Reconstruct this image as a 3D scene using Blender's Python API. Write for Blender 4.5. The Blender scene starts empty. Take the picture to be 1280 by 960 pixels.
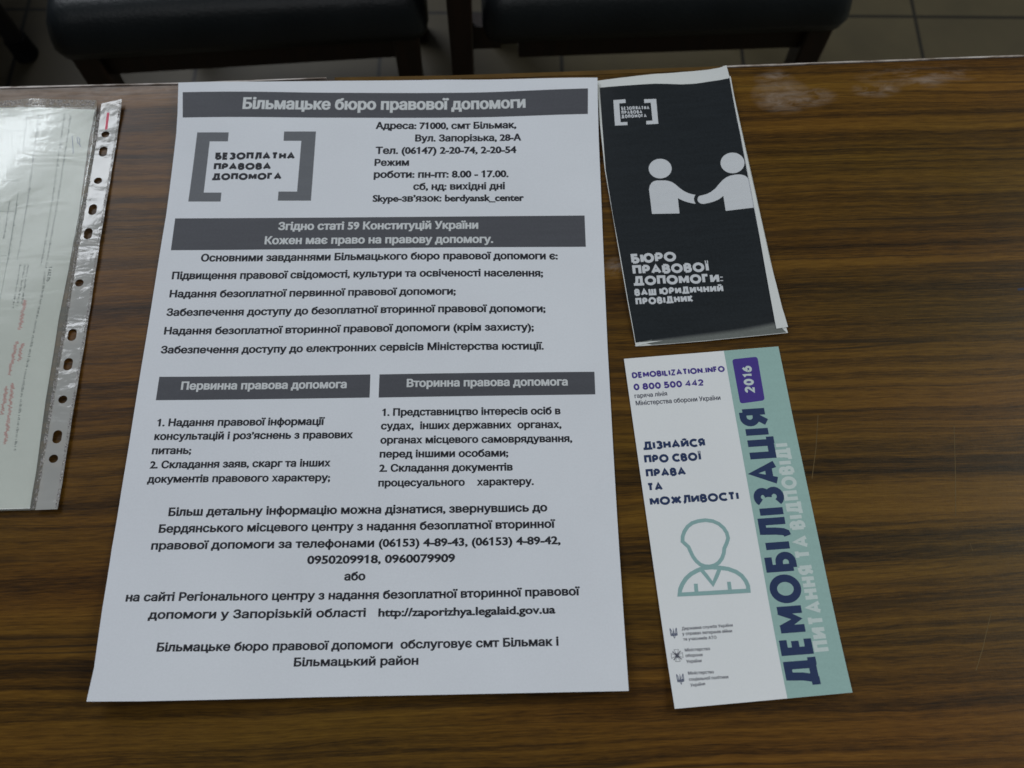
import bpy, bmesh, math, random
from mathutils import Vector, Matrix, noise

scene = bpy.context.scene
COL = scene.collection
TOP = 0.75                      # height of the table top above the floor (metres)

CAM = {'h': 0.5359, 'pitch': 0.377181, 'roll': 0.019058}
FRAME = {'A': (-0.086506, 0.235332, 0.029999), 'B': (0.130696, 0.131318, 0.103907), 'D': (0.0786, 0.2397, 0.106465), 'P': (-0.2809, 0.4238, 0.045902), 'T': (0.0, 0.4555, 0.062452)}
DATA = {
 'title': [["Більмацьке бюро правової допомоги", [-101.28, 182.39], 199.27, 9.05, 0.39]],
 'contact': [["Адреса: 71000, смт Більмак,", [-7.48, 166.85], 98.69, 5.57, -0.07], ["Вул. Запорізька, 28-А", [20.37, 156.39], 74.04, 5.53, -0.16], ["Тел. (06147) 2-20-74, 2-20-54", [-6.75, 146.15], 97.67, 5.59, -0.1], ["Режим", [-7.06, 136.35], 23.83, 5.36, 0.15], ["роботи: пн-пт: 8.00 - 17.00.", [-7.21, 126.65], 92.53, 5.52, -0.18], ["сб, нд: вихідні дні", [20.05, 116.83], 62.71, 5.4, -0.21], ["Skype-зв’язок: berdyansk_center", [-7.19, 107.52], 102.73, 5.36, -0.16]],
 'rights': [["Згідно статі 59 Конституцій України", [-69.19, 85.87], 133.72, 5.82, -0.05], ["Кожен має право на правову допомогу.", [-77.31, 75.05], 151.86, 5.75, -0.1]],
 'tasks': [["Основними завданнями Більмацького бюро правової допомоги є:", [-118.09, 62.41], 235.29, 5.35, -0.06], ["Підвищення правової свідомості, культури та освіченості населення;", [-135.48, 49.42], 242.62, 5.23, -0.03], ["Надання безоплатної первинної правової допомоги;", [-135.49, 36.31], 185.56, 5.1, -0.14], ["Забезпечення доступу до безоплатної вторинної правової допомоги;", [-135.87, 23.14], 243.9, 5.07, 0.03], ["Надання безоплатної вторинної правової допомоги (крім захисту);", [-135.78, 10.08], 235.99, 4.98, -0.01], ["Забезпечення доступу до електронних сервісів Міністерства юстиції.", [-136.16, -3.11], 242.39, 4.95, -0.01]],
 'primary': [["Первинна правова допомога", [-120.38, -27.96], 103.02, 5.2, 0.01]],
 'secondary': [["Вторинна правова допомога", [20.07, -27.81], 100.56, 5.11, 0.13]],
 'primlist': [["1. Надання правової інформації", [-132.02, -52.12], 102.57, 4.73, -0.0], ["консультацій і роз’яснень з правових", [-132.33, -61.0], 120.56, 4.67, 0.06], ["питань;", [-132.56, -70.06], 23.71, 4.58, -0.01], ["2. Складання заяв, скарг та інших", [-132.57, -79.0], 108.29, 4.54, 0.15], ["документів правового характеру;", [-132.97, -87.91], 109.08, 4.47, 0.01]],
 'seclist': [["1. Представництво інтересів осіб в", [5.35, -46.59], 110.19, 4.64, 0.0], ["судах,  інших державних  органах,", [5.06, -55.42], 110.79, 4.6, -0.0], ["органах місцевого самоврядування,", [5.09, -64.52], 117.01, 4.55, 0.0], ["перед іншими особами;", [5.02, -73.41], 77.93, 4.56, 0.0], ["2. Складання документів", [5.14, -82.3], 80.41, 4.51, 0.05], ["процесуального    характеру.", [4.95, -91.43], 93.15, 4.46, 0.08]],
 'footer': [["Більш детальну інформацію можна дізнатися, звернувшись до", [-117.78, -108.27], 223.5, 4.83, 0.16], ["Бердянського місцевого центру з надання безоплатної вторинної", [-122.19, -118.2], 232.44, 4.76, 0.15], ["правової допомоги за телефонами (06153) 4-89-43, (06153) 4-89-42,", [-125.18, -128.15], 238.12, 4.69, 0.19], ["0950209918, 0960079909", [-34.29, -137.28], 85.66, 4.78, 0.27], ["або", [-12.38, -146.92], 12.15, 4.73, 0.35], ["на сайті Регіонального центру з надання безоплатної вторинної правової", [-134.82, -157.93], 257.89, 4.67, 0.15], ["допомоги у Запорізькій області   http://zaporizhya.legalaid.gov.ua", [-120.52, -167.89], 229.18, 4.61, 0.17], ["Більмацьке бюро правової допомоги  обслуговує смт Більмак і", [-112.85, -185.8], 222.76, 4.59, 0.21], ["Більмацький район", [-37.22, -194.32], 68.87, 4.52, 0.19]],
 'sheet': [[-145.96, -211.61], [-117.35, -211.77], [-89.89, -211.49], [-21.33, -210.53], [65.97, -209.95], [147.17, -209.53], [147.04, -182.4], [146.83, -115.81], [146.82, -2.05], [147.94, 95.09], [148.48, 158.64], [149.7, 207.64], [100.1, 208.52], [42.67, 209.32], [-37.29, 207.64], [-93.63, 205.54], [-148.46, 204.8], [-146.49, 180.33], [-145.63, 162.78], [-145.39, 133.88], [-144.99, 97.2], [-146.09, 32.82], [-146.81, -11.42], [-147.08, -67.87], [-147.62, -93.18], [-148.02, -126.28], [-147.08, -161.38], [-145.25, -194.14]],
 'logoL': [[-131.05, 163.51], [-109.18, 163.37], [-109.19, 156.14], [-121.78, 156.19], [-121.84, 115.51], [-109.82, 115.46], [-109.71, 108.36], [-131.45, 108.46]],
 'logoR': [[-70.97, 164.41], [-48.9, 164.61], [-48.82, 108.76], [-71.23, 108.87], [-71.27, 116.08], [-58.69, 116.02], [-58.56, 156.9], [-70.84, 156.82]],
 'logo': [["БЕЗОПЛАТНА", [-116.75, 141.32], 54.71, 5.85, 0.51], ["ПРАВОВА", [-116.97, 133.1], 39.19, 5.64, 0.6], ["ДОПОМОГА", [-117.26, 125.09], 47.32, 5.63, 0.47]],
 'bandTitle': [[-144.53, 196.59], [142.64, 198.53], [141.67, 176.95], [-142.42, 175.67]],
 'bandRights': [[-138.62, 95.3], [136.19, 95.57], [136.1, 71.75], [-138.5, 70.94]],
 'bandPrim': [[-134.75, -19.08], [-2.88, -18.93], [-2.72, -34.4], [-134.77, -34.87]],
 'bandSec': [[2.84, -19.02], [137.67, -18.36], [137.58, -33.59], [2.89, -34.48]],
 'cover': [[0.66, 208.67], [22.23, 208.83], [42.67, 209.86], [61.76, 209.59], [80.86, 208.2], [88.71, 208.19], [93.32, 209.16], [94.29, 199.85], [94.95, 153.73], [93.95, 100.43], [93.09, 49.99], [94.81, 20.52], [97.77, 0.1], [69.26, -0.36], [43.45, -0.74], [17.81, -0.49], [-0.28, -0.11], [-1.34, 29.55], [-1.92, 60.4], [-2.55, 96.28], [-3.33, 133.35], [-1.96, 171.26]],
 'dprint': [[1.63, 202.48], [21.34, 201.81], [41.52, 201.55], [50.65, 200.65], [60.22, 199.16], [70.39, 198.42], [79.48, 198.58], [87.35, 198.5], [94.04, 198.88], [94.39, 153.79], [92.88, 100.53], [92.05, 50.1], [90.92, 8.35], [70.3, 6.06], [49.43, 4.91], [28.7, 4.09], [10.62, 3.37], [0.01, 2.25], [-0.95, 32.42], [-1.43, 64.0], [-2.39, 97.52], [-2.78, 133.3], [-0.7, 167.75]],
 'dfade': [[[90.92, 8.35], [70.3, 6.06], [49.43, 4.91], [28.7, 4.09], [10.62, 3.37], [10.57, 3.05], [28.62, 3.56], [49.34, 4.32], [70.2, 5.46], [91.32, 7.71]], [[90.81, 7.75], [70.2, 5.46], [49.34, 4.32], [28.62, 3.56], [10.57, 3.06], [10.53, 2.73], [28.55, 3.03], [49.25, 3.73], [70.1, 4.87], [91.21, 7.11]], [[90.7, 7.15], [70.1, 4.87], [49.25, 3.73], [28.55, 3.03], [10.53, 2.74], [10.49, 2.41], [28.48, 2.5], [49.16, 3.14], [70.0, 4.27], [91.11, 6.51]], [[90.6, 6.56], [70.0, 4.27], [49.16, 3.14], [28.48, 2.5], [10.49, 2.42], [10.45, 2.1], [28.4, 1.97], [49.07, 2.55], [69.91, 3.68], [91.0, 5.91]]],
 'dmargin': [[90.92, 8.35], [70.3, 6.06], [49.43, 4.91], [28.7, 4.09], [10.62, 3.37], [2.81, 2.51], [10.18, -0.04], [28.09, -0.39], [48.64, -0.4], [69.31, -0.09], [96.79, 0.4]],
 'dlogoL': [[9.96, 190.53], [18.51, 190.29], [18.34, 187.18], [13.7, 187.25], [12.68, 171.24], [17.38, 171.07], [17.14, 168.4], [8.35, 168.83]],
 'dlogoR': [[31.71, 189.03], [40.39, 188.58], [38.88, 167.53], [30.4, 167.73], [30.7, 170.68], [35.18, 170.56], [36.05, 185.82], [31.5, 185.79]],
 'dlogo': [["БЕЗОПЛАТНА", [14.59, 181.3], 19.86, 2.96, -2.93], ["ПРАВОВА", [14.27, 177.91], 14.64, 2.96, -2.68], ["ДОПОМОГА", [13.82, 174.54], 17.68, 2.96, -2.63]],
 'headL': [[42.46, 129.48], [42.07, 127.95], [41.4, 126.51], [40.46, 125.21], [39.31, 124.11], [37.97, 123.25], [36.51, 122.66], [34.98, 122.37], [33.43, 122.37], [31.93, 122.68], [30.53, 123.27], [29.29, 124.13], [28.24, 125.23], [27.44, 126.52], [26.91, 127.96], [26.68, 129.49], [26.75, 131.05], [27.12, 132.58], [27.78, 134.03], [28.71, 135.33], [29.87, 136.45], [31.21, 137.33], [32.68, 137.93], [34.23, 138.25], [35.8, 138.25], [37.31, 137.95], [38.73, 137.35], [39.98, 136.47], [41.02, 135.36], [41.82, 134.05], [42.33, 132.59], [42.55, 131.05]],
 'headR': [[93.1, 129.37], [92.64, 127.75], [91.88, 126.22], [90.85, 124.84], [89.6, 123.67], [88.17, 122.74], [86.61, 122.1], [84.99, 121.77], [83.36, 121.76], [81.79, 122.07], [80.34, 122.69], [79.07, 123.59], [78.01, 124.75], [77.21, 126.12], [76.71, 127.64], [76.52, 129.26], [76.65, 130.92], [77.1, 132.55], [77.85, 134.1], [78.87, 135.49], [80.12, 136.68], [81.56, 137.61], [83.13, 138.26], [84.76, 138.6], [86.4, 138.61], [87.99, 138.29], [89.45, 137.65], [90.73, 136.73], [91.79, 135.56], [92.58, 134.18], [93.07, 132.65], [93.25, 131.03]],
 'bodyL': [[24.63, 114.58], [25.45, 117.16], [26.92, 119.41], [28.94, 120.68], [31.05, 121.0], [36.71, 120.42], [38.91, 119.79], [41.03, 118.64], [43.02, 116.69], [45.39, 113.51], [47.84, 110.86], [50.4, 109.0], [53.04, 107.67], [55.33, 107.04], [54.47, 105.93], [53.75, 104.29], [53.66, 102.32], [54.31, 100.01], [51.92, 100.65], [49.25, 101.72], [46.61, 103.04], [44.56, 104.44], [43.04, 105.65], [42.33, 93.68], [23.91, 95.2]],
 'bodyR': [[56.06, 103.13], [56.72, 105.04], [58.01, 105.97], [59.87, 106.19], [63.19, 106.92], [66.28, 108.35], [69.55, 110.71], [73.06, 114.42], [75.82, 117.01], [78.44, 118.8], [81.54, 120.01], [85.1, 120.5], [88.53, 120.32], [91.22, 119.25], [92.94, 117.31], [93.62, 114.8], [93.63, 111.81], [92.63, 93.18], [73.45, 92.44], [73.92, 104.27], [70.3, 101.83], [66.66, 100.48], [63.13, 99.77], [59.65, 99.34], [57.68, 99.8], [56.33, 101.25]],
 'dtitle': [["БЮРО", [5.08, 58.69], 29.81, 7.39, -1.73], ["ПРАВОВОЇ", [4.8, 50.32], 50.45, 7.2, -2.54], ["ДОПОМОГИ:", [4.34, 42.31], 58.64, 7.02, -3.18]],
 'dsub': [["ВАШ ЮРИДИЧНИЙ", [3.84, 34.76], 57.93, 5.24, -2.32], ["ПРОВІДНИК", [3.68, 28.11], 37.48, 5.18, -1.69]],
 'dstrip': [[94.18, 199.87], [94.88, 200.07], [95.5, 153.68], [95.6, 99.0], [95.72, 52.7], [96.55, 34.88], [97.07, 17.41], [98.31, 3.84], [90.71, 3.32], [90.61, 9.5], [91.04, 26.68], [91.61, 47.76], [93.18, 99.22], [94.67, 153.76]],
 'dsliver': [[-0.86, 0.2], [2.76, 2.15], [10.46, 2.16], [17.61, 1.91], [10.36, 1.37], [4.14, 0.8], [0.43, -0.17]],
 'teal': [[14.4, 103.15], [49.21, 103.37], [48.82, -104.68], [13.18, -104.37]],
 'badge': [[18.54, 98.69], [34.84, 99.12], [34.18, 69.66], [18.48, 68.77]],
 'year': [["2016", [29.18, 75.17], 18.19, 6.36, 87.63]],
 'hot': [["DEMOBILIZATION.INFO", [-46.0, 91.25], 58.79, 4.16, -0.6], ["0 800 500 442", [-46.04, 83.16], 44.07, 4.45, -0.77]],
 'hots': [["гаряча лінія", [-46.21, 78.04], 20.4, 2.75, -0.04], ["Міністерства оборони України", [-46.14, 73.16], 52.98, 2.85, -0.91]],
 'slogan': [["ДІЗНАЙСЯ", [-45.4, 44.02], 37.9, 5.4, -1.45], ["ПРО СВОЇ", [-45.98, 35.48], 34.83, 5.35, -1.67], ["ПРАВА", [-46.2, 26.7], 24.25, 5.28, -1.46], ["ТА", [-46.61, 18.13], 9.36, 5.22, -1.03], ["МОЖЛИВОСТІ", [-46.27, 9.26], 53.4, 5.28, -1.13]],
 'big': [["ДЕМОБІЛІЗАЦІЯ", [32.84, -99.18], 163.95, 18.21, 89.29]],
 'white': [["ПИТАННЯ ТА ВІДПОВІДІ", [42.81, -82.04], 123.2, 9.3, 89.61]],
 'pHead': [[-30.45, -13.46], [-29.85, -10.49], [-28.41, -7.72], [-26.11, -5.02], [-23.06, -3.1], [-19.32, -2.26], [-14.95, -2.05], [-10.77, -3.0], [-7.47, -4.89], [-5.05, -7.57], [-3.69, -10.58], [-3.4, -13.91], [-4.74, -16.66], [-6.68, -19.64], [-7.44, -22.42], [-9.1, -25.39], [-11.32, -27.6], [-13.96, -28.92], [-16.88, -29.38], [-19.66, -29.0], [-22.29, -27.65], [-24.22, -25.51], [-25.76, -22.69], [-26.7, -19.63], [-27.43, -17.0], [-29.0, -15.15]],
 'pShoulder': [[-36.89, -43.82], [-35.98, -40.73], [-34.28, -37.96], [-31.69, -34.98], [-28.5, -32.74], [-24.69, -31.1], [-20.66, -29.9], [-15.97, -29.88], [-11.12, -30.57], [-6.34, -31.69], [-2.16, -33.73], [0.66, -36.21], [2.49, -39.43], [3.24, -42.27], [3.03, -45.01]],
 'pV': [[-22.2, -30.61], [-19.27, -35.19], [-16.75, -39.58], [-13.92, -35.37], [-11.14, -30.71]],
 'pMarks': [[[-26.59, -38.47], [-26.97, -43.41]], [[-7.33, -39.0], [-7.53, -43.41]]],
 'min': [["Державна служба України", [-38.74, -63.67], 29.24, 1.59, -0.83], ["у справах ветеранів війни", [-38.85, -66.49], 28.43, 1.59, -1.52], ["та учасників АТО", [-38.83, -69.47], 19.01, 1.58, -1.7], ["Міністерство", [-38.85, -75.49], 14.29, 1.62, -1.36], ["оборони", [-38.95, -78.48], 9.56, 1.61, -1.29], ["України", [-38.98, -81.67], 8.52, 1.61, -1.24], ["Міністерство", [-39.14, -87.95], 14.47, 1.59, -1.71], ["соціальної політики", [-39.19, -91.2], 22.07, 1.58, -1.3], ["України", [-38.89, -94.36], 8.27, 1.56, 1.34]],
 'emb': [[-43.53, -64.93], [-43.61, -77.16], [-43.79, -89.9]],
 'pockPaper': [[-17.4, -9.39], [-18.55, -34.35], [-17.72, -67.26], [-16.69, -96.0], [-17.17, -118.14], [-17.39, -138.41], [-17.98, -155.86], [-18.5, -173.0], [-18.07, -195.41], [-17.95, -211.85], [-17.83, -227.95], [-17.0, -251.43], [-16.25, -274.18], [-16.31, -285.09], [-16.05, -296.62]],
 'pockPaperTop': [[-84.1, -6.32], [-67.37, -6.28], [-50.47, -7.16], [-33.5, -8.36], [-17.4, -9.39]],
 'strip': [[1.25, -2.04], [0.85, -297.76], [-12.19, -297.92], [-12.78, -5.27]],
 'holes': [[-7.22, -30.5], [-6.88, -44.73], [-7.02, -68.75], [-7.26, -91.9], [-7.67, -110.57], [-8.41, -147.1], [-7.8, -184.1], [-7.2, -204.46], [-6.7, -228.29], [-6.35, -252.58], [-6.55, -266.44]],
 'pLines': [[[-56.65, -13.18], [-53.48, -79.26], [-52.81, -129.6]], [[-38.87, -12.23], [-37.0, -79.02], [-36.52, -133.07]], [[-34.41, -14.31], [-33.23, -79.75], [-33.13, -136.17]], [[-33.1, -137.95], [-32.45, -151.53], [-34.24, -219.99], [-32.05, -260.6]], [[-47.14, -132.16], [-46.76, -163.46]], [[-45.04, -132.22], [-44.1, -161.2]], [[-50.28, -132.07], [-49.21, -163.99]], [[-65.32, -83.37], [-64.59, -112.99]], [[-60.2, -85.34], [-58.75, -131.27]]],
 'pTab': [["ТАБЕЛЬ", [-30.73, -133.85], 11.27, 2.35, -88.8]],
 'pRed': [[[-43.17, -157.74], [-42.93, -180.02]], [[-43.24, -187.26], [-44.34, -211.18]], [[-41.16, -215.53], [-39.13, -256.3]], [[-39.56, -188.44], [-39.93, -201.58]], [[-44.79, -217.57], [-44.4, -237.56]]],
 'pBlue': [[[-30.5, -30.98], [-29.02, -37.64], [-27.59, -45.6]], [[-26.57, -31.67], [-24.66, -33.66], [-24.75, -36.98], [-23.19, -40.31]], [[-27.03, -32.33], [-25.47, -37.65]]],
 'pRules': [[[-83.11, -13.2], [-64.26, -12.33], [-60.01, -79.73]], [[-81.13, -26.08], [-62.75, -25.74]], [[-74.0, -67.02], [-60.93, -67.1]], [[-60.01, -79.73], [-58.53, -132.48], [-57.97, -157.97]], [[-69.95, -90.77], [-60.91, -90.91]], [[-64.01, -125.14], [-59.89, -124.91]], [[-63.03, -130.59], [-59.44, -130.36]]],
 'pRedMark': [[-7.24, -12.86], [-7.25, -18.06], [-7.13, -26.56]],
 'edge': [[-370.57, -0.1], [-244.46, -1.48], [-134.12, -0.79], [-50.65, -2.25], [30.37, -2.16], [146.97, -1.63], [258.73, -0.86], [371.44, -0.09]],
 'scratch': [[[173.38, -271.46], [168.59, -292.56], [162.98, -311.54]], [[256.38, -281.79], [251.64, -306.28], [244.72, -338.18]], [[252.69, -394.52], [242.79, -414.88], [236.57, -425.85]], [[249.45, -354.21], [250.15, -359.44]]],
 'inkspot': [[319.15, -190.11], [322.98, -189.68], [325.17, -191.53]],
 'scuff': [[184.96, -13.91], [188.47, -28.97], [205.6, -30.35], [256.85, -25.98], [57.14, -162.74], [-248.01, -6.29], [-319.0, -4.93], [-358.55, -4.79], [291.16, -15.16], [-279.34, -5.07]],
}


# ------------------------------------------------------------------ camera
cam_data = bpy.data.cameras.new("camera")
cam_data.sensor_width = 36.0
cam_data.lens = 36.0 * 1150.0 / 1280.0
cam_data.clip_start = 0.02
cam_data.clip_end = 50.0
cam_data.dof.use_dof = True
cam_data.dof.focus_distance = 0.58
cam_data.dof.aperture_fstop = 9.0
cam = bpy.data.objects.new("camera", cam_data)
COL.objects.link(cam)
scene.camera = cam
cp, sp = math.cos(CAM['pitch']), math.sin(CAM['pitch'])
cr, sr = math.cos(CAM['roll']), math.sin(CAM['roll'])
c_fwd = Vector((0, sp, -cp)); c_up0 = Vector((0, cp, sp)); c_rt0 = Vector((1, 0, 0))
c_rt = cr * c_rt0 + sr * c_up0
c_up = -sr * c_rt0 + cr * c_up0
mw = Matrix((c_rt, c_up, -c_fwd)).transposed().to_4x4()
mw.translation = Vector((0, 0, TOP + CAM['h']))
cam.matrix_world = mw

# ------------------------------------------------------------------ light
world = bpy.data.worlds.new("World")
scene.world = world
world.use_nodes = True
bg = world.node_tree.nodes['Background']
bg.inputs[0].default_value = (0.75, 0.85, 1.0, 1)
bg.inputs[1].default_value = 0.035

def area(name, loc, target, sx, sy, power, color):
    d = bpy.data.lights.new(name, 'AREA')
    d.shape = 'RECTANGLE'; d.size = sx; d.size_y = sy
    d.energy = power; d.color = color
    o = bpy.data.objects.new(name, d)
    COL.objects.link(o)
    o.location = loc
    o.rotation_euler = (Vector(target) - Vector(loc)).to_track_quat('-Z', 'Y').to_euler()
    return o

area("window_light", (-1.35, 2.1, TOP + 1.75), (0, 0.2, TOP), 1.5, 1.2, 33, (0.90, 0.94, 1.0))
area("ceiling_light", (2.35, 0.75, TOP + 1.6), (0.0, 0.2, TOP), 1.3, 1.3, 33, (0.97, 1.0, 0.90))
area("fill_light", (-0.35, -1.5, TOP + 1.6), (0.0, 0.2, TOP), 1.6, 1.6, 13, (0.96, 0.97, 1.0))  # soft fill added behind the camera to even out the light

scene.view_settings.view_transform = 'Standard'
scene.view_settings.look = 'None'
scene.view_settings.exposure = 0.0
scene.view_settings.gamma = 1.0
scene.view_settings.use_curve_mapping = False
scene.render.film_transparent = False
scene.cycles.filter_width = 1.6
scene.cycles.max_bounces = 10
scene.cycles.transparent_max_bounces = 12

# ------------------------------------------------------------------ materials
def srgb(r, g, b):
    f = lambda c: (c / 255 / 12.92) if c / 255 <= 0.04045 else ((c / 255 + 0.055) / 1.055) ** 2.4
    return (f(r), f(g), f(b), 1)

class Nodes:
    def __init__(self, name):
        self.m = bpy.data.materials.new(name)
        self.m.use_nodes = True
        self.t = self.m.node_tree
        self.b = self.t.nodes['Principled BSDF']
        self.out = self.t.nodes['Material Output']
    def n(self, kind, **kw):
        x = self.t.nodes.new(kind)
        for k, v in kw.items():
            if k.startswith('i_'):
                x.inputs[int(k[2:])].default_value = v
            else:
                setattr(x, k, v)
        return x
    def l(self, a, b):
        self.t.links.new(a, b)
    def math(self, op, a, b=None, clamp=False):
        x = self.n('ShaderNodeMath', operation=op, use_clamp=clamp)
        for i, s in enumerate((a, b)):
            if s is None: continue
            if isinstance(s, (int, float)): x.inputs[i].default_value = s
            else: self.l(s, x.inputs[i])
        return x.outputs[0]
    def noise(self, vec, scale, detail=3, rough=0.5, dist=0.0):
        x = self.n('ShaderNodeTexNoise')
        x.inputs['Scale'].default_value = scale
        x.inputs['Detail'].default_value = detail
        x.inputs['Roughness'].default_value = rough
        x.inputs['Distortion'].default_value = dist
        self.l(vec, x.inputs['Vector'])
        return x.outputs['Fac']
    def mapping(self, vec, loc=(0, 0, 0), rot=(0, 0, 0), scale=(1, 1, 1)):
        x = self.n('ShaderNodeMapping')
        x.inputs['Location'].default_value = loc
        x.inputs['Rotation'].default_value = rot
        x.inputs['Scale'].default_value = scale
        self.l(vec, x.inputs['Vector'])
        return x.outputs['Vector']
    def ramp(self, fac, stops):
        x = self.n('ShaderNodeValToRGB')
        e = x.color_ramp.elements
        while len(e) < len(stops): e.new(0.5)
        for el, (p, c) in zip(e, stops):
            el.position = p
            el.color = c if len(c) == 4 else (*c, 1)
        self.l(fac, x.inputs[0])
        return x.outputs[0]
    def mix(self, fac, a, b, mode='MIX'):
        x = self.n('ShaderNodeMix', data_type='RGBA', blend_type=mode)
        for s, i in ((fac, x.inputs[0]), (a, x.inputs[6]), (b, x.inputs[7])):
            if isinstance(s, (int, float, tuple)): i.default_value = s
            else: self.l(s, i)
        return x.outputs[2]
    def bump(self, h, strength, dist):
        x = self.n('ShaderNodeBump')
        x.inputs['Strength'].default_value = strength
        x.inputs['Distance'].default_value = dist
        self.l(h, x.inputs['Height'])
        return x.outputs[0]

def mat_paper(name, col, mott=0.05, rough=0.75, spec=0.25, crumple=0.15):
    N = Nodes(name)
    co = N.n('ShaderNodeTexCoord').outputs['Object']
    f = N.noise(co, 900, 3, 0.7)
    g = N.noise(co, 14, 3, 0.5)
    s = N.math('ADD', N.math('MULTIPLY', f, 0.5), N.math('MULTIPLY', g, 0.5))
    lo = tuple(c * (1 - mott) for c in col[:3]); hi = tuple(min(1, c * (1 + mott)) for c in col[:3])
    N.l(N.ramp(s, [(0.3, lo), (0.7, hi)]), N.b.inputs['Base Color'])
    N.b.inputs['Roughness'].default_value = rough
    N.b.inputs['Specular IOR Level'].default_value = spec
    N.l(N.bump(g, crumple, 0.004), N.b.inputs['Normal'])
    return N.m

def mat_ink(name, col, vary=0.12, rough=0.6, spec=0.3, scale=700):
    """toner or printing ink: slightly uneven coverage"""
    N = Nodes(name)
    co = N.n('ShaderNodeTexCoord').outputs['Object']
    f = N.noise(co, scale, 2, 0.6)
    g = N.noise(N.mapping(co, scale=(25, 260, 25)), 1.0, 2, 0.5)
    s = N.math('ADD', N.math('MULTIPLY', f, 0.6), N.math('MULTIPLY', g, 0.4))
    lo = tuple(c * (1 - vary) for c in col[:3]); hi = tuple(min(1, c * (1 + vary)) for c in col[:3])
    N.l(N.ramp(s, [(0.3, lo), (0.7, hi)]), N.b.inputs['Base Color'])
    N.b.inputs['Roughness'].default_value = rough
    N.b.inputs['Specular IOR Level'].default_value = spec
    return N.m

def mat_plain(name, col, rough=0.6, spec=0.3):
    N = Nodes(name)
    co = N.n('ShaderNodeTexCoord').outputs['Object']
    g = N.noise(co, 40, 3, 0.6)
    lo = tuple(c * 0.8 for c in col[:3]); hi = tuple(min(1, c * 1.2) for c in col[:3])
    N.l(N.ramp(g, [(0.3, lo), (0.7, hi)]), N.b.inputs['Base Color'])
    N.b.inputs['Roughness'].default_value = rough
    N.b.inputs['Specular IOR Level'].default_value = spec
    return N.m

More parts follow.
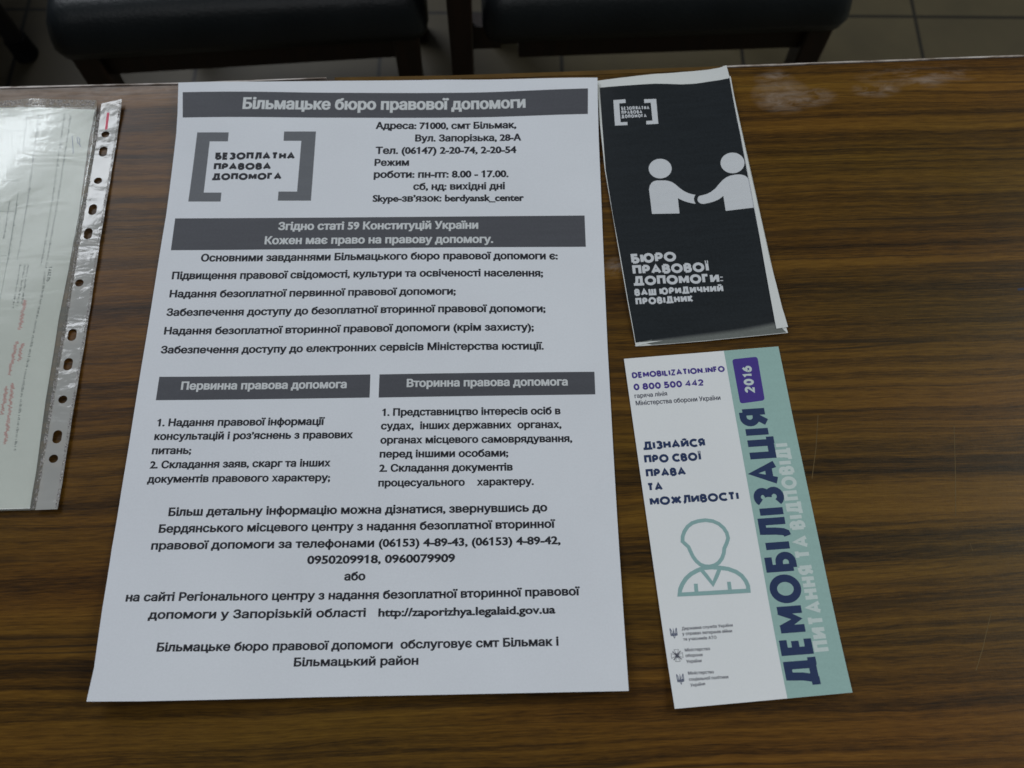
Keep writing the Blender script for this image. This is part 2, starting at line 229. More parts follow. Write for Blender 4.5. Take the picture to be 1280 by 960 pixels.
def mat_laminate():
    """walnut-patterned laminate with the grain along the object's x axis, pale wear near the far edge"""
    N = Nodes("walnut_laminate")
    co = N.n('ShaderNodeTexCoord').outputs['Object']
    # slow waviness of the grain lines
    wob = N.noise(N.mapping(co, scale=(4.0, 10, 1)), 1.0, 3, 0.5)
    wob2 = N.noise(N.mapping(co, scale=(28, 60, 1)), 1.0, 2, 0.5)
    sep = N.n('ShaderNodeSeparateXYZ'); N.l(co, sep.inputs[0])
    yy = N.math('ADD', sep.outputs[1], N.math('ADD', N.math('MULTIPLY', wob, 0.014), N.math('MULTIPLY', wob2, 0.0016)))
    cmb = N.n('ShaderNodeCombineXYZ')
    N.l(sep.outputs[0], cmb.inputs[0]); N.l(yy, cmb.inputs[1])
    P = cmb.outputs[0]
    bands = N.noise(N.mapping(P, scale=(0.7, 42, 1)), 1.0, 2, 0.5)            # broad light and dark bands
    streak = N.noise(N.mapping(P, loc=(3, 7, 0), scale=(1.8, 210, 1)), 1.0, 4, 0.6)    # dark veins
    vein = N.noise(N.mapping(P, loc=(9, 2, 0), scale=(1.5, 85, 1)), 1.0, 2, 0.5)
    fine = N.noise(N.mapping(P, loc=(1, 4, 0), scale=(65, 1100, 1)), 1.0, 3, 0.7)        # fine fibres
    base = N.math('ADD', N.math('MULTIPLY', bands, 0.36), N.math('ADD', N.math('MULTIPLY', streak, 0.36), N.math('MULTIPLY', fine, 0.30)))
    col = N.ramp(base, [(0.38, (0.010, 0.0050, 0.0012)), (0.46, (0.046, 0.0215, 0.0034)), (0.54, (0.104, 0.0490, 0.0066)), (0.64, (0.165, 0.083, 0.012))])
    # thin dark lines where the vein noise passes its middle value
    d = N.math('ABSOLUTE', N.math('SUBTRACT', vein, 0.5))
    line = N.math('SUBTRACT', 1.0, N.math('MULTIPLY', d, 26.0), clamp=True)
    gate = N.math('MULTIPLY', N.math('SUBTRACT', N.noise(N.mapping(P, loc=(5, 5, 0), scale=(2.5, 40, 1)), 1.0, 2, 0.5), 0.42), 4.0, clamp=True)
    col = N.mix(N.math('MULTIPLY', N.math('MULTIPLY', line, gate), 0.88), col, (0.020, 0.011, 0.004, 1))
    # hue drifts between reddish and olive pieces of the print
    hue = N.noise(N.mapping(P, loc=(2, 8, 0), scale=(2.2, 9, 1)), 1.0, 2, 0.5)
    tint = N.ramp(hue, [(0.35, (1.14, 1.0, 0.92)), (0.65, (0.98, 1.07, 0.80))])
    col = N.mix(1.0, col, tint, 'MULTIPLY')
    # worn pale scuffs
    def blob(cx, cy, rx, ry, seed, nscale=(60, 160, 1), thr=0.46):
        q = N.mapping(co, loc=(-cx / rx, -cy / ry, 0), scale=(1 / rx, 1 / ry, 0))
        ln = N.n('ShaderNodeVectorMath', operation='LENGTH'); N.l(q, ln.inputs[0])
        fall = N.math('SUBTRACT', 1.0, ln.outputs['Value'], clamp=True)
        nz = N.noise(N.mapping(co, loc=(seed, seed * 2, 0), scale=nscale), 1.0, 4, 0.65, 0.6)
        k = N.math('MULTIPLY', N.math('SUBTRACT', nz, thr - 0.04), 3.2, clamp=True)
        return N.math('MULTIPLY', k, N.math('MULTIPLY', fall, 1.7, clamp=True), clamp=True)
    S = DATA['scuff']
    mm = lambda i: (S[i][0] / 1000, S[i][1] / 1000)
    masks = [blob(*mm(0), 0.016, 0.010, 1), blob(*mm(1), 0.024, 0.017, 2.3, thr=0.40), blob(*mm(2), 0.024, 0.010, 3.1, thr=0.42), blob(*mm(3), 0.020, 0.008, 4.7),
             blob(*mm(4), 0.008, 0.008, 5.2, thr=0.4), blob(*mm(5), 0.07, 0.014, 6.1, (30, 120, 1), 0.42), blob(*mm(6), 0.10, 0.012, 7.7, (30, 120, 1), 0.44),
             blob(*mm(7), 0.06, 0.012, 8.3, (30, 120, 1), 0.42), blob(*mm(8), 0.05, 0.012, 9.9, (30, 120, 1), 0.5), blob(*mm(9), 0.07, 0.016, 2.9, (30, 120, 1), 0.46)]
    m = masks[0]
    for k in masks[1:]:
        m = N.math('MAXIMUM', m, k)
    col = N.mix(N.math('MULTIPLY', m, 0.42), col, (0.42, 0.36, 0.32, 1))
    N.l(col, N.b.inputs['Base Color'])
    rough = N.math('ADD', 0.36, N.math('MULTIPLY', N.noise(co, 35, 3, 0.6), 0.10))
    N.l(rough, N.b.inputs['Roughness'])
    N.b.inputs['Specular IOR Level'].default_value = 0.27
    N.l(N.bump(N.math('ADD', fine, N.math('MULTIPLY', N.noise(co, 420, 2, 0.5), 0.7)), 0.10, 0.0006), N.b.inputs['Normal'])
    return N.m

def mat_worn_edge():
    N = Nodes("worn_edge_band")
    co = N.n('ShaderNodeTexCoord').outputs['Object']
    f = N.noise(N.mapping(co, scale=(55, 300, 300)), 1.0, 4, 0.6)
    N.l(N.ramp(f, [(0.36, (0.12, 0.08, 0.05)), (0.50, (0.42, 0.37, 0.34)), (0.7, (0.62, 0.58, 0.56))]), N.b.inputs['Base Color'])
    N.b.inputs['Roughness'].default_value = 0.5
    return N.m

def mat_tiles():
    N = Nodes("floor_tiles")
    co = N.n('ShaderNodeTexCoord').outputs['Object']
    br = N.n('ShaderNodeTexBrick', offset=0.0, squash=1.0)
    br.inputs['Scale'].default_value = 1.0
    br.inputs['Brick Width'].default_value = 0.3175
    br.inputs['Row Height'].default_value = 0.3175
    br.inputs['Mortar Size'].default_value = 0.0035
    br.inputs['Mortar Smooth'].default_value = 0.2
    br.inputs['Color1'].default_value = (0.088, 0.073, 0.043, 1)
    br.inputs['Color2'].default_value = (0.080, 0.066, 0.039, 1)
    br.inputs['Mortar'].default_value = (0.016, 0.014, 0.011, 1)
    N.l(co, br.inputs['Vector'])
    g = N.noise(co, 9, 4, 0.6)
    c = N.mix(1.0, br.outputs['Color'], N.ramp(g, [(0.3, (0.84, 0.84, 0.84)), (0.7, (1.1, 1.08, 1.04))]), 'MULTIPLY')
    N.l(c, N.b.inputs['Base Color'])
    N.b.inputs['Roughness'].default_value = 0.5
    return N.m

def mat_vinyl():
    N = Nodes("black_vinyl")
    co = N.n('ShaderNodeTexCoord').outputs['Object']
    g = N.noise(co, 260, 3, 0.6)
    h = N.noise(co, 10, 3, 0.5)
    N.l(N.ramp(h, [(0.3, (0.007, 0.010, 0.012)), (0.7, (0.012, 0.016, 0.019))]), N.b.inputs['Base Color'])
    N.b.inputs['Roughness'].default_value = 0.42
    N.b.inputs['Specular IOR Level'].default_value = 0.5
    N.l(N.bump(N.math('ADD', N.math('MULTIPLY', g, 0.25), h), 0.35, 0.006), N.b.inputs['Normal'])
    return N.m

def mat_wood(name, a, b):
    N = Nodes(name)
    co = N.n('ShaderNodeTexCoord').outputs['Object']
    f = N.noise(N.mapping(co, scale=(90, 90, 7)), 1.0, 4, 0.6)
    N.l(N.ramp(f, [(0.3, a), (0.7, b)]), N.b.inputs['Base Color'])
    N.b.inputs['Roughness'].default_value = 0.45
    return N.m

def mat_film(name, cover, tint, bump_strength, crinkle, rough=0.16, spec=1.0):
    """thin plastic film: mostly see-through, milky by «cover», with wrinkles that catch the light"""
    N = Nodes(name)
    co = N.n('ShaderNodeTexCoord').outputs['Object']
    tr = N.n('ShaderNodeBsdfTransparent')
    tr.inputs[0].default_value = (0.97, 0.98, 0.97, 1)
    N.b.inputs['Base Color'].default_value = (*tint, 1)
    N.b.inputs['Roughness'].default_value = 0.7
    N.b.inputs['Specular IOR Level'].default_value = 0.05
    gl = N.n('ShaderNodeBsdfGlossy')
    gl.inputs['Roughness'].default_value = rough
    gl.inputs['Color'].default_value = (1, 1, 1, 1)
    w1 = N.noise(N.mapping(co, scale=(crinkle * 0.6, crinkle * 1.4, 1)), 1.0, 3, 0.5, 0.8)
    w2 = N.noise(N.mapping(co, loc=(3, 1, 0), scale=(crinkle * 5, crinkle * 4, 1)), 1.0, 3, 0.6, 0.8)
    h = N.math('ADD', w1, N.math('MULTIPLY', w2, 0.16))
    bp_ = N.bump(h, bump_strength, 0.012)
    N.l(bp_, gl.inputs['Normal'])
    cov = N.math('MULTIPLY', N.math('ADD', 0.75, N.math('MULTIPLY', w1, 0.5)), cover, clamp=True)
    m1 = N.n('ShaderNodeMixShader'); N.l(cov, m1.inputs[0]); N.l(tr.outputs[0], m1.inputs[1]); N.l(N.b.outputs[0], m1.inputs[2])
    fr = N.n('ShaderNodeFresnel'); fr.inputs['IOR'].default_value = 1.45
    N.l(bp_, fr.inputs['Normal'])
    m2 = N.n('ShaderNodeMixShader')
    N.l(N.math('MULTIPLY', fr.outputs[0], spec, clamp=True), m2.inputs[0])
    N.l(m1.outputs[0], m2.inputs[1]); N.l(gl.outputs[0], m2.inputs[2])
    N.l(m2.outputs[0], N.out.inputs['Surface'])
    return N.m

def mat_weld():
    """embossed seam of the plastic pocket: tiny bright and clear beads"""
    N = Nodes("embossed_weld_seam")
    co = N.n('ShaderNodeTexCoord').outputs['Object']
    v = N.n('ShaderNodeTexVoronoi'); v.inputs['Scale'].default_value = 620
    N.l(co, v.inputs['Vector'])
    nz = N.noise(co, 240, 3, 0.7)
    k = N.math('MULTIPLY', N.math('SUBTRACT', nz, 0.44), 6.0, clamp=True)
    tr = N.n('ShaderNodeBsdfTransparent')
    N.b.inputs['Base Color'].default_value = (0.62, 0.60, 0.60, 1)
    N.b.inputs['Roughness'].default_value = 0.22
    N.b.inputs['Specular IOR Level'].default_value = 1.0
    N.l(N.bump(v.outputs['Distance'], 1.0, 0.003), N.b.inputs['Normal'])
    m = N.n('ShaderNodeMixShader')
    N.l(N.math('ADD', 0.10, N.math('MULTIPLY', k, 0.75)), m.inputs[0])
    N.l(tr.outputs[0], m.inputs[1]); N.l(N.b.outputs[0], m.inputs[2])
    N.l(m.outputs[0], N.out.inputs['Surface'])
    return N.m

M = dict(
    paper=mat_paper("white_paper", (0.73, 0.765, 0.835)),
    leaf=mat_paper("coated_paper", (0.80, 0.83, 0.87), 0.03, 0.5, 0.4, 0.05),
    cover=mat_paper("leaflet_paper", (0.70, 0.73, 0.74), 0.03, 0.6, 0.3, 0.12),
    form=mat_paper("form_paper", (0.72, 0.735, 0.72), 0.07, 0.8, 0.2, 0.8),
    grey=mat_ink("grey_toner", (0.078, 0.082, 0.098), 0.10),
    logo=mat_ink("logo_grey_toner", (0.135, 0.145, 0.165), 0.08),
    white=mat_ink("unprinted_white", (0.62, 0.65, 0.68), 0.04),
    black=mat_ink("black_toner", (0.018, 0.020, 0.028), 0.2),
    dark=mat_ink("dark_slate_toner", (0.0165, 0.0210, 0.0255), 0.25, 0.36, 0.45),
    pict=mat_ink("pictogram_white", (0.62, 0.65, 0.70), 0.03),
    teal=mat_ink("teal_ink", (0.32, 0.50, 0.48), 0.05, 0.5, 0.4),
    tealline=mat_ink("teal_line_ink", (0.27, 0.45, 0.46), 0.05, 0.5, 0.4),
    navy=mat_ink("navy_ink", (0.016, 0.036, 0.115), 0.08, 0.5, 0.4),
    purple=mat_ink("purple_ink", (0.060, 0.035, 0.270), 0.06, 0.5, 0.4),
    palegrey=mat_ink("grey_ink", (0.06, 0.065, 0.10), 0.08, 0.5, 0.4),
    palewhite=mat_ink("pale_ink", (0.58, 0.68, 0.68), 0.04, 0.5, 0.4),
    formink=mat_ink("form_print", (0.10, 0.12, 0.12), 0.25),
    formrule=mat_ink("form_rule", (0.30, 0.34, 0.33), 0.15),
    redpen=mat_ink("red_pen", (0.62, 0.30, 0.29), 0.2),
    bluepen=mat_ink("blue_pen", (0.22, 0.25, 0.42), 0.2),
    redprint=mat_ink("red_print", (0.72, 0.13, 0.20), 0.1),
    wood=mat_laminate(),
    edge=mat_worn_edge(),
    core=mat_plain("chipboard_core", (0.105, 0.060, 0.018), 0.8, 0.1),
    scratch=mat_plain("pale_scratch", (0.12, 0.08, 0.03), 0.6),
    inkspot=mat_plain("ink_spot", (0.02, 0.03, 0.07), 0.5),
    tiles=mat_tiles(), vinyl=mat_vinyl(),
    chairwood=mat_wood("chair_wood", (0.009, 0.004, 0.002), (0.022, 0.009, 0.004)),
    tablewood=mat_wood("table_leg_wood", (0.05, 0.03, 0.012), (0.10, 0.06, 0.02)),
    metal=mat_plain("black_enamel", (0.012, 0.012, 0.013), 0.4, 0.5),
    rubber=mat_plain("black_rubber", (0.010, 0.010, 0.010), 0.8, 0.2),
    film=mat_film("clear_film", 0.10, (0.80, 0.84, 0.80), 0.06, 24, 0.14, 0.14),
    strip=mat_film("milky_film", 0.62, (0.62, 0.63, 0.62), 0.16, 26, 0.14, 1.9),
    weld=mat_weld(),
)
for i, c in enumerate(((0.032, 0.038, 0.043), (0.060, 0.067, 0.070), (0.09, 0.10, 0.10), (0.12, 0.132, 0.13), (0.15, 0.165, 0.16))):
    M['fade%d' % i] = mat_ink("toner_fade_and_shade", (*c, 1), 0.15)  # print fading out; the last tone is the lower margin's painted shade

# ------------------------------------------------------------------ helpers
def _lift(d, a, r):
    s = max(0.0, 1.0 - d / r)
    return a * s * s
def _corner(d, a, r):
    s = max(0.0, 1.0 - (d / r) ** 2)
    return a * s * s
def z_notice(u, v):
    """height in mm of the big notice sheet above the table"""
    z = 0.6
    for cu, cv, a, r in ((-148, 210, 2.5, 110), (148, 210, 2.0, 90), (-148, -210, 4.5, 110), (148, -210, 3.0, 110)):
        z += _corner(math.hypot(u - cu, v - cv), a, r)
    z += _lift(v + 210, 3.8, 80) + _lift(210 - v, 1.2, 60)
    z += 0.9 * (1 + math.sin(u * 0.024 + 0.6) * math.cos(v * 0.019 - 0.4)) + 0.35 * math.sin(v * 0.045 + u * 0.013)
    return z
def z_leaflet(u, v):
    """height in mm of the teal leaflet"""
    z = 0.5 + 0.25 * (1 + math.sin(u * 0.05 + v * 0.02))
    z += _lift(v + 105, 2.6, 60) + _corner(math.hypot(u - 49, v - 105), 1.0, 60)
    return z
def z_cover(u, v):
    """height in mm of the dark leaflet's cover panel (origin at its lower left corner)"""
    z = 1.3 + 2.2 * max(0.0, min(1.0, u / 98.0))
    t = max(0.0, 1.0 - (210.0 - v) / 60.0)
    k = max(0.0, min(1.1, u / 98.0))
    z += t * t * (0.6 + 4.2 * k * k + 1.1 * math.sin(k * 7.2))
    z -= _lift(v, 1.0, 16)
    z += 0.25 * math.sin(v * 0.05 + u * 0.04)
    return z
def z_pocket(u, v):
    """height in mm of the plastic pocket (origin at its upper right corner)"""
    z = 0.5 + 0.5 * (1 + math.sin(v * 0.047 + 0.5) * math.cos(u * 0.06))
    z += _lift(-v, 1.5, 40) + _lift(v + 297, 1.0, 40)
    return z


def link(name, bm, mat, parent=None, smooth=False):
    me = bpy.data.meshes.new(name)
    bm.normal_update()
    bm.to_mesh(me); bm.free()
    if smooth:
        for p in me.polygons: p.use_smooth = True
    if mat is not None: me.materials.append(mat)
    o = bpy.data.objects.new(name, me)
    COL.objects.link(o)
    if parent is not None: o.parent = parent
    return o

def tag(o, label=None, cat=None, group=None, kind=None):
    if label: o['label'] = label
    if cat: o['category'] = cat
    if group: o['group'] = group
    if kind: o['kind'] = kind
    return o

def empty(name, loc, rz=0.0):
    o = bpy.data.objects.new(name, None)
    o.empty_display_size = 0.05
    COL.objects.link(o)
    o.location = loc; o.rotation_euler = (0, 0, rz)
    return o

def frame(o, key):
    ox, oy, t = FRAME[key]
    o.location = (ox, oy, TOP); o.rotation_euler = (0, 0, t)
    return o

def box(bm, x0, x1, y0, y1, z0, z1):
    vs = [bm.verts.new((x, y, z)) for z in (z0, z1) for y in (y0, y1) for x in (x0, x1)]
    for f in ((0, 2, 3, 1), (4, 5, 7, 6), (0, 1, 5, 4), (2, 6, 7, 3), (0, 4, 6, 2), (1, 3, 7, 5)):
        bm.faces.new([vs[i] for i in f])
    return vs

def bevel_all(bm, w, seg=2):
    bmesh.ops.bevel(bm, geom=list(bm.edges), offset=w, segments=seg, profile=0.5, affect='EDGES', clamp_overlap=True)

def tube(bm, p0, p1, r0, r1, n=14):
    p0, p1 = Vector(p0), Vector(p1)
    q = (p1 - p0).to_track_quat('Z', 'Y')
    rings = []
    for p, r in ((p0, r0), (p1, r1)):
        rings.append([bm.verts.new(p + q @ Vector((r * math.cos(2 * math.pi * i / n), r * math.sin(2 * math.pi * i / n), 0))) for i in range(n)])
    for i in range(n):
        bm.faces.new((rings[0][i], rings[0][(i + 1) % n], rings[1][(i + 1) % n], rings[1][i]))
    bm.faces.new(rings[0][::-1]); bm.faces.new(rings[1])

def cut_grid(bm, step):
    """slice flat faces along a grid so that they can follow a curved sheet"""
    xs = [v.co.x for v in bm.verts]; ys = [v.co.y for v in bm.verts]
    for lo, hi, no in ((min(xs), max(xs), (1, 0, 0)), (min(ys), max(ys), (0, 1, 0))):
        k = math.ceil(lo / step + 0.01)
        while k * step < hi - 0.01:
            g = list(bm.verts) + list(bm.edges) + list(bm.faces)
            bmesh.ops.bisect_plane(bm, geom=g, dist=1e-5, plane_co=Vector(no) * (k * step), plane_no=no)
            k += 1

def sheet(name, outline, zf, mat, parent=None, step=6.0, thick=0.12, lift=0.0):
    """a sheet of paper cut to «outline» (mm), following zf, with real thickness"""
    bm = bmesh.new()
    bm.faces.new([bm.verts.new((x, y, 0)) for x, y in outline])
    if len(outline) > 4:
        bmesh.ops.triangulate(bm, faces=list(bm.faces))
    cut_grid(bm, step)
    for f in bm.faces:
        if f.normal.z < 0: f.normal_flip()
    bm.normal_update()
    top = list(bm.faces)
    edges = [e for e in bm.edges if len(e.link_faces) == 1]
    r = bmesh.ops.extrude_face_region(bm, geom=top)
    low = {v for v in r['geom'] if isinstance(v, bmesh.types.BMVert)}
    for v in bm.verts:
        u, w = v.co.x, v.co.y
        z = zf(u, w) + lift
        # the extruded copy stays on top, the first face set becomes the underside
        v.co = Vector((u, w, z if v in low else z - thick)) / 1000
    bmesh.ops.recalc_face_normals(bm, faces=list(bm.faces))
    return link(name, bm, mat, parent)

def patch(name, outlines, zf, mat, parent, lift=0.03, step=8.0):
    """printed areas on a sheet, as thin as ink, following the sheet"""
    bm = bmesh.new()
    for pts in outlines:
        f = bm.faces.new([bm.verts.new((x, y, 0)) for x, y in pts])
    bmesh.ops.triangulate(bm, faces=list(bm.faces))
    cut_grid(bm, step)
    bm.normal_update()
    for f in bm.faces:
        if f.normal.z < 0: f.normal_flip()
    for v in bm.verts:
        v.co = Vector((v.co.x, v.co.y, zf(v.co.x, v.co.y) + lift)) / 1000
    return link(name, bm, mat, parent)

# strokes -----------------------------------------------------------
def ribbon(bm, pts, w, closed=False, stag=0.0):
    """flat band of width w along a polyline in the xy plane, mitred at its corners"""
    P = [Vector((p[0], p[1])) for p in pts]
    Q = [P[0]]
    for p in P[1:]:
        if (p - Q[-1]).length > 1e-5: Q.append(p)
    if closed and len(Q) > 2 and (Q[0] - Q[-1]).length < 1e-5: Q.pop()
    n = len(Q)
    if n < 2: return
    h = w / 2
    L, Rr = [], []
    for i in range(n):
        a = Q[i - 1] if (i > 0 or closed) else None
        b = Q[(i + 1) % n] if (i < n - 1 or closed) else None
        d0 = (Q[i] - a).normalized() if a is not None else None
        d1 = (b - Q[i]).normalized() if b is not None else None
        if d0 is None: d0 = d1
        if d1 is None: d1 = d0
        n0 = Vector((-d0.y, d0.x)); n1 = Vector((-d1.y, d1.x))
        m = n0 + n1
        if m.length < 1e-4: m = n0.copy()
        m.normalize()
        k = min(1.5, 1.0 / max(0.3, m.dot(n0)))
        L.append(bm.verts.new((*(Q[i] + m * h * k), stag)))
        Rr.append(bm.verts.new((*(Q[i] - m * h * k), stag)))
    for i in range(n if closed else n - 1):
        j = (i + 1) % n
        try: bm.faces.new((Rr[i], Rr[j], L[j], L[i]))
        except ValueError: pass

def arc(cx, cy, rx, ry, a0, a1, n=12):
    return [(cx + rx * math.cos(math.radians(a0 + (a1 - a0) * i / n)), cy + ry * math.sin(math.radians(a0 + (a1 - a0) * i / n))) for i in range(n + 1)]

def bowl(x0, xr, y0, y1):
    r = (y1 - y0) / 2
    rx = min(r, (xr - x0) * 0.75)
    return [(x0, y0)] + arc(xr - rx, (y0 + y1) / 2, rx, r, -90, 90, 10) + [(x0, y1)]

def O(w): return [p for p in arc(w / 2, 0.5, w / 2, 0.5, 0, 360, 28)][:-1]

# capital letters and figures: advance width, then strokes in a box of height one («c» first = closed stroke)
CAPS = {
    'А': (.78, [[(0, 0), (.39, 1), (.78, 0)], [(.13, .3), (.65, .3)]]),
    'Б': (.54, [[(.5, 1), (0, 1), (0, 0)], bowl(0, .54, 0, .56)]),
    'В': (.55, [[(0, 0), (0, 1)], bowl(0, .50, .53, 1), bowl(0, .55, 0, .53)]),
    'Г': (.46, [[(.46, 1), (0, 1), (0, 0)]]),
    'Д': (.80, [[(.0, -.18), (.0, .0), (.80, .0), (.80, -.18)], [(.10, 0), (.2, .45), (.24, 1), (.68, 1), (.68, 0)]]),
    'Е': (.48, [[(.48, 1), (0, 1), (0, 0), (.48, 0)], [(0, .52), (.42, .52)]]),
    'Ж': (1.0, [[(.5, 0), (.5, 1)], [(0, 1), (.36, .52), (.64, .52), (1., 1)], [(0, 0), (.36, .52)], [(1., 0), (.64, .52)]]),
    'З': (.52, [arc(.23, .76, .27, .24, 150, -90, 12), arc(.23, .265, .29, .265, 90, -150, 12)]),
    'И': (.66, [[(0, 1), (0, 0)], [(.66, 1), (.66, 0)], [(.02, .08), (.64, .92)]]),
    'Й': (.66, [[(0, 1), (0, 0)], [(.66, 1), (.66, 0)], [(.02, .08), (.64, .92)], arc(.33, 1.30, .16, .13, 180, 360, 8)]),
    'І': (.0, [[(0, 0), (0, 1)]]),
    'Ї': (.1, [[(.05, 0), (.05, 1)], [(-.12, 1.22), (.0, 1.22)], [(.10, 1.22), (.22, 1.22)]]),
    'К': (.56, [[(0, 0), (0, 1)], [(.54, 1), (.06, .5), (.56, 0)]]),
    'Л': (.66, [[(-.03, 0), (.09, .03), (.16, .16), (.21, .5), (.24, 1), (.66, 1), (.66, 0)]]),
    'М': (.80, [[(0, 0), (0, 1)], [(.80, 1), (.80, 0)], [(.02, .95), (.40, .26), (.78, .95)]]),
    'Н': (.62, [[(0, 0), (0, 1)], [(.62, 0), (.62, 1)], [(0, .5), (.62, .5)]]),
    'О': (.92, [['c'] + O(.92)]),
    'П': (.62, [[(0, 0), (0, 1), (.62, 1), (.62, 0)]]),
    'Р': (.52, [[(0, 0), (0, 1)], bowl(0, .52, .44, 1)]),
    'С': (.70, [arc(.46, .5, .46, .5, 48, 312, 20)]),
    'Т': (.60, [[(0, 1), (.60, 1)], [(.30, 0), (.30, 1)]]),
    'У': (.62, [[(0, 1), (.31, .4)], [(.62, 1), (.2, 0), (.05, 0)]]),
    'Ц': (.70, [[(0, 1), (0, 0), (.72, 0), (.72, -.18)], [(.60, 1), (.60, 0)]]),
    'Ч': (.56, [[(0, 1), (0, .55), (.1, .42), (.56, .42)], [(.56, 0), (.56, 1)]]),
    'Ш': (.88, [[(0, 1), (0, 0), (.88, 0), (.88, 1)], [(.44, 0), (.44, 1)]]),
    'Ю': (1.06, [[(0, 0), (0, 1)], [(0, .5), (.28, .5)], ['c'] + [(p[0] * .86 + .28, p[1]) for p in O(.92)]]),
    'Я': (.54, [[(.54, 0), (.54, 1)], [(.54 - p[0], p[1]) for p in bowl(0, .54, .42, 1)], [(.30, .42), (0, 0)]]),
    'Ь': (.52, [[(0, 1), (0, 0)], bowl(0, .52, 0, .56)]),
    'D': (.72, [[(0, 0), (0, 1)], bowl(0, .72, 0, 1)]), 'E': None, 'M': None, 'O': None, 'B': None, 'I': None, 'T': None, 'A': None,
    'L': (.44, [[(0, 1), (0, 0), (.44, 0)]]), 'Z': (.58, [[(0, 1), (.58, 1), (0, 0), (.58, 0)]]), 'N': (.66, [[(0, 0), (0, 1)], [(.66, 0), (.66, 1)], [(.02, .92), (.64, .08)]]),
    'F': (.45, [[(.45, 1), (0, 1), (0, 0)], [(0, .52), (.40, .52)]]), '.': (.02, [[(0, -.03), (0, .06)]]), ':': (.02, [[(0, 0.08), (0, .20)], [(0, .58), (0, .70)]]),
    '0': (.56, [['c'] + [(p[0] * .56 / .92, p[1]) for p in O(.92)]]),
    '1': (.26, [[(0, .80), (.22, 1), (.22, 0)]]),
    '2': (.52, [arc(.26, .72, .26, .28, 165, -35, 12) + [(0, 0), (.54, 0)]]),
    '4': (.58, [[(.44, 0), (.44, 1), (0, .28), (.60, .28)]]),
    '5': (.52, [[(.48, 1), (.08, 1), (.04, .54)] + arc(.22, .30, .30, .30, 115, -150, 12)]),
    '6': (.56, [[(.46, 1), (.20, .78), (.02, .42)] + arc(.28, .30, .28, .30, 180, -180, 20)]),
    '8': (.54, [['c'] + arc(.27, .76, .22, .24, 0, 360, 20)[:-1], ['c'] + arc(.27, .27, .27, .27, 0, 360, 20)[:-1]]),
}
for a, b in zip('EMOBITA', 'ЕМОВІТА'): CAPS[a] = CAPS[b]

def caps_outline(bm, text, length, cap, weight, spacing=0.16):
    """lay out capitals with an even pen: the letters, not the pen, are widened to fill the length"""
    n = sum(1 for c in text if c != ' ')
    skel = sum(CAPS[c][0] for c in text if c != ' ') + 0.28 * text.count(' ')
    gaps = spacing * (len(text) - 1)
    r = (length / cap - n * weight - gaps) / skel
    x, k = 0.0, 0
    for ch in text:
        if ch == ' ':
            x += 0.28 * r + spacing; continue
        w, strokes_ = CAPS[ch]
        for s in strokes_:
            closed = s[0] == 'c'
            pts = s[1:] if closed else s
            q = [((x + weight / 2 + px * r) * cap, (weight / 2 + py * (1 - weight)) * cap) for px, py in pts]
            ribbon(bm, q, weight * cap, closed, stag=(k % 5) * 0.00008)
            k += 1
        x += w * r + weight + spacing

def glyph_loops(text):
    """outlines of a string in Blender's own built-in font: closed loops, unit = cap height"""
    d = bpy.data.curves.new("tmp", 'FONT')
    d.body = text
    d.size = 1.0
    d.resolution_u = 3
    d.fill_mode = 'NONE'
    o = bpy.data.objects.new("tmp", d)
    COL.objects.link(o)
    dg = bpy.context.evaluated_depsgraph_get()
    me = bpy.data.meshes.new_from_object(o.evaluated_get(dg))
    adj = {}
    directed = set()
    for e in me.edges:
        a, b = e.vertices
        directed.add((a, b))
        adj.setdefault(a, []).append(b); adj.setdefault(b, []).append(a)
    co = [v.co.copy() for v in me.vertices]
    seen, loops = set(), []
    for s in adj:
        if s in seen: continue
        loop, cur, prev = [s], s, None
        seen.add(s)
        while True:
            nx = [n for n in adj[cur] if n != prev and n not in seen]
            if not nx: break
            prev, cur = cur, nx[0]
            seen.add(cur); loop.append(cur)
        if (loop[0], loop[1]) not in directed: loop.reverse()
        loops.append([(co[i].x, co[i].y) for i in loop])
    bpy.data.objects.remove(o); bpy.data.meshes.remove(me); bpy.data.curves.remove(d)
    return loops

def fill_spans(bm, loops, step):
    """close the inside of the letters with thin horizontal spans (non-zero winding)"""
    segs = []
    for l in loops:
        for p, q in zip(l, l[1:] + l[:1]):
            if p[1] != q[1]: segs.append((p, q))
    if not segs: return
    y = min(min(p[1], q[1]) for p, q in segs) + step / 2
    top = max(max(p[1], q[1]) for p, q in segs)
    while y < top:
        xs = []
        for p, q in segs:
            if (p[1] <= y) != (q[1] <= y):
                xs.append((p[0] + (q[0] - p[0]) * (y - p[1]) / (q[1] - p[1]), 1 if q[1] > p[1] else -1))
        xs.sort()
        w = 0
        for (xa_, da), (xb_, _d) in zip(xs, xs[1:]):
            w += da
            if w != 0 and xb_ - xa_ > 1e-4:
                bm.faces.new([bm.verts.new((x, yy, 0.0006)) for x, yy in ((xa_, y - step / 2), (xb_, y - step / 2), (xb_, y + step / 2), (xa_, y + step / 2))])
        y += step

_h = glyph_loops('Н')
CAPH = max(p[1] for l in _h for p in l) - min(p[1] for l in _h for p in l)

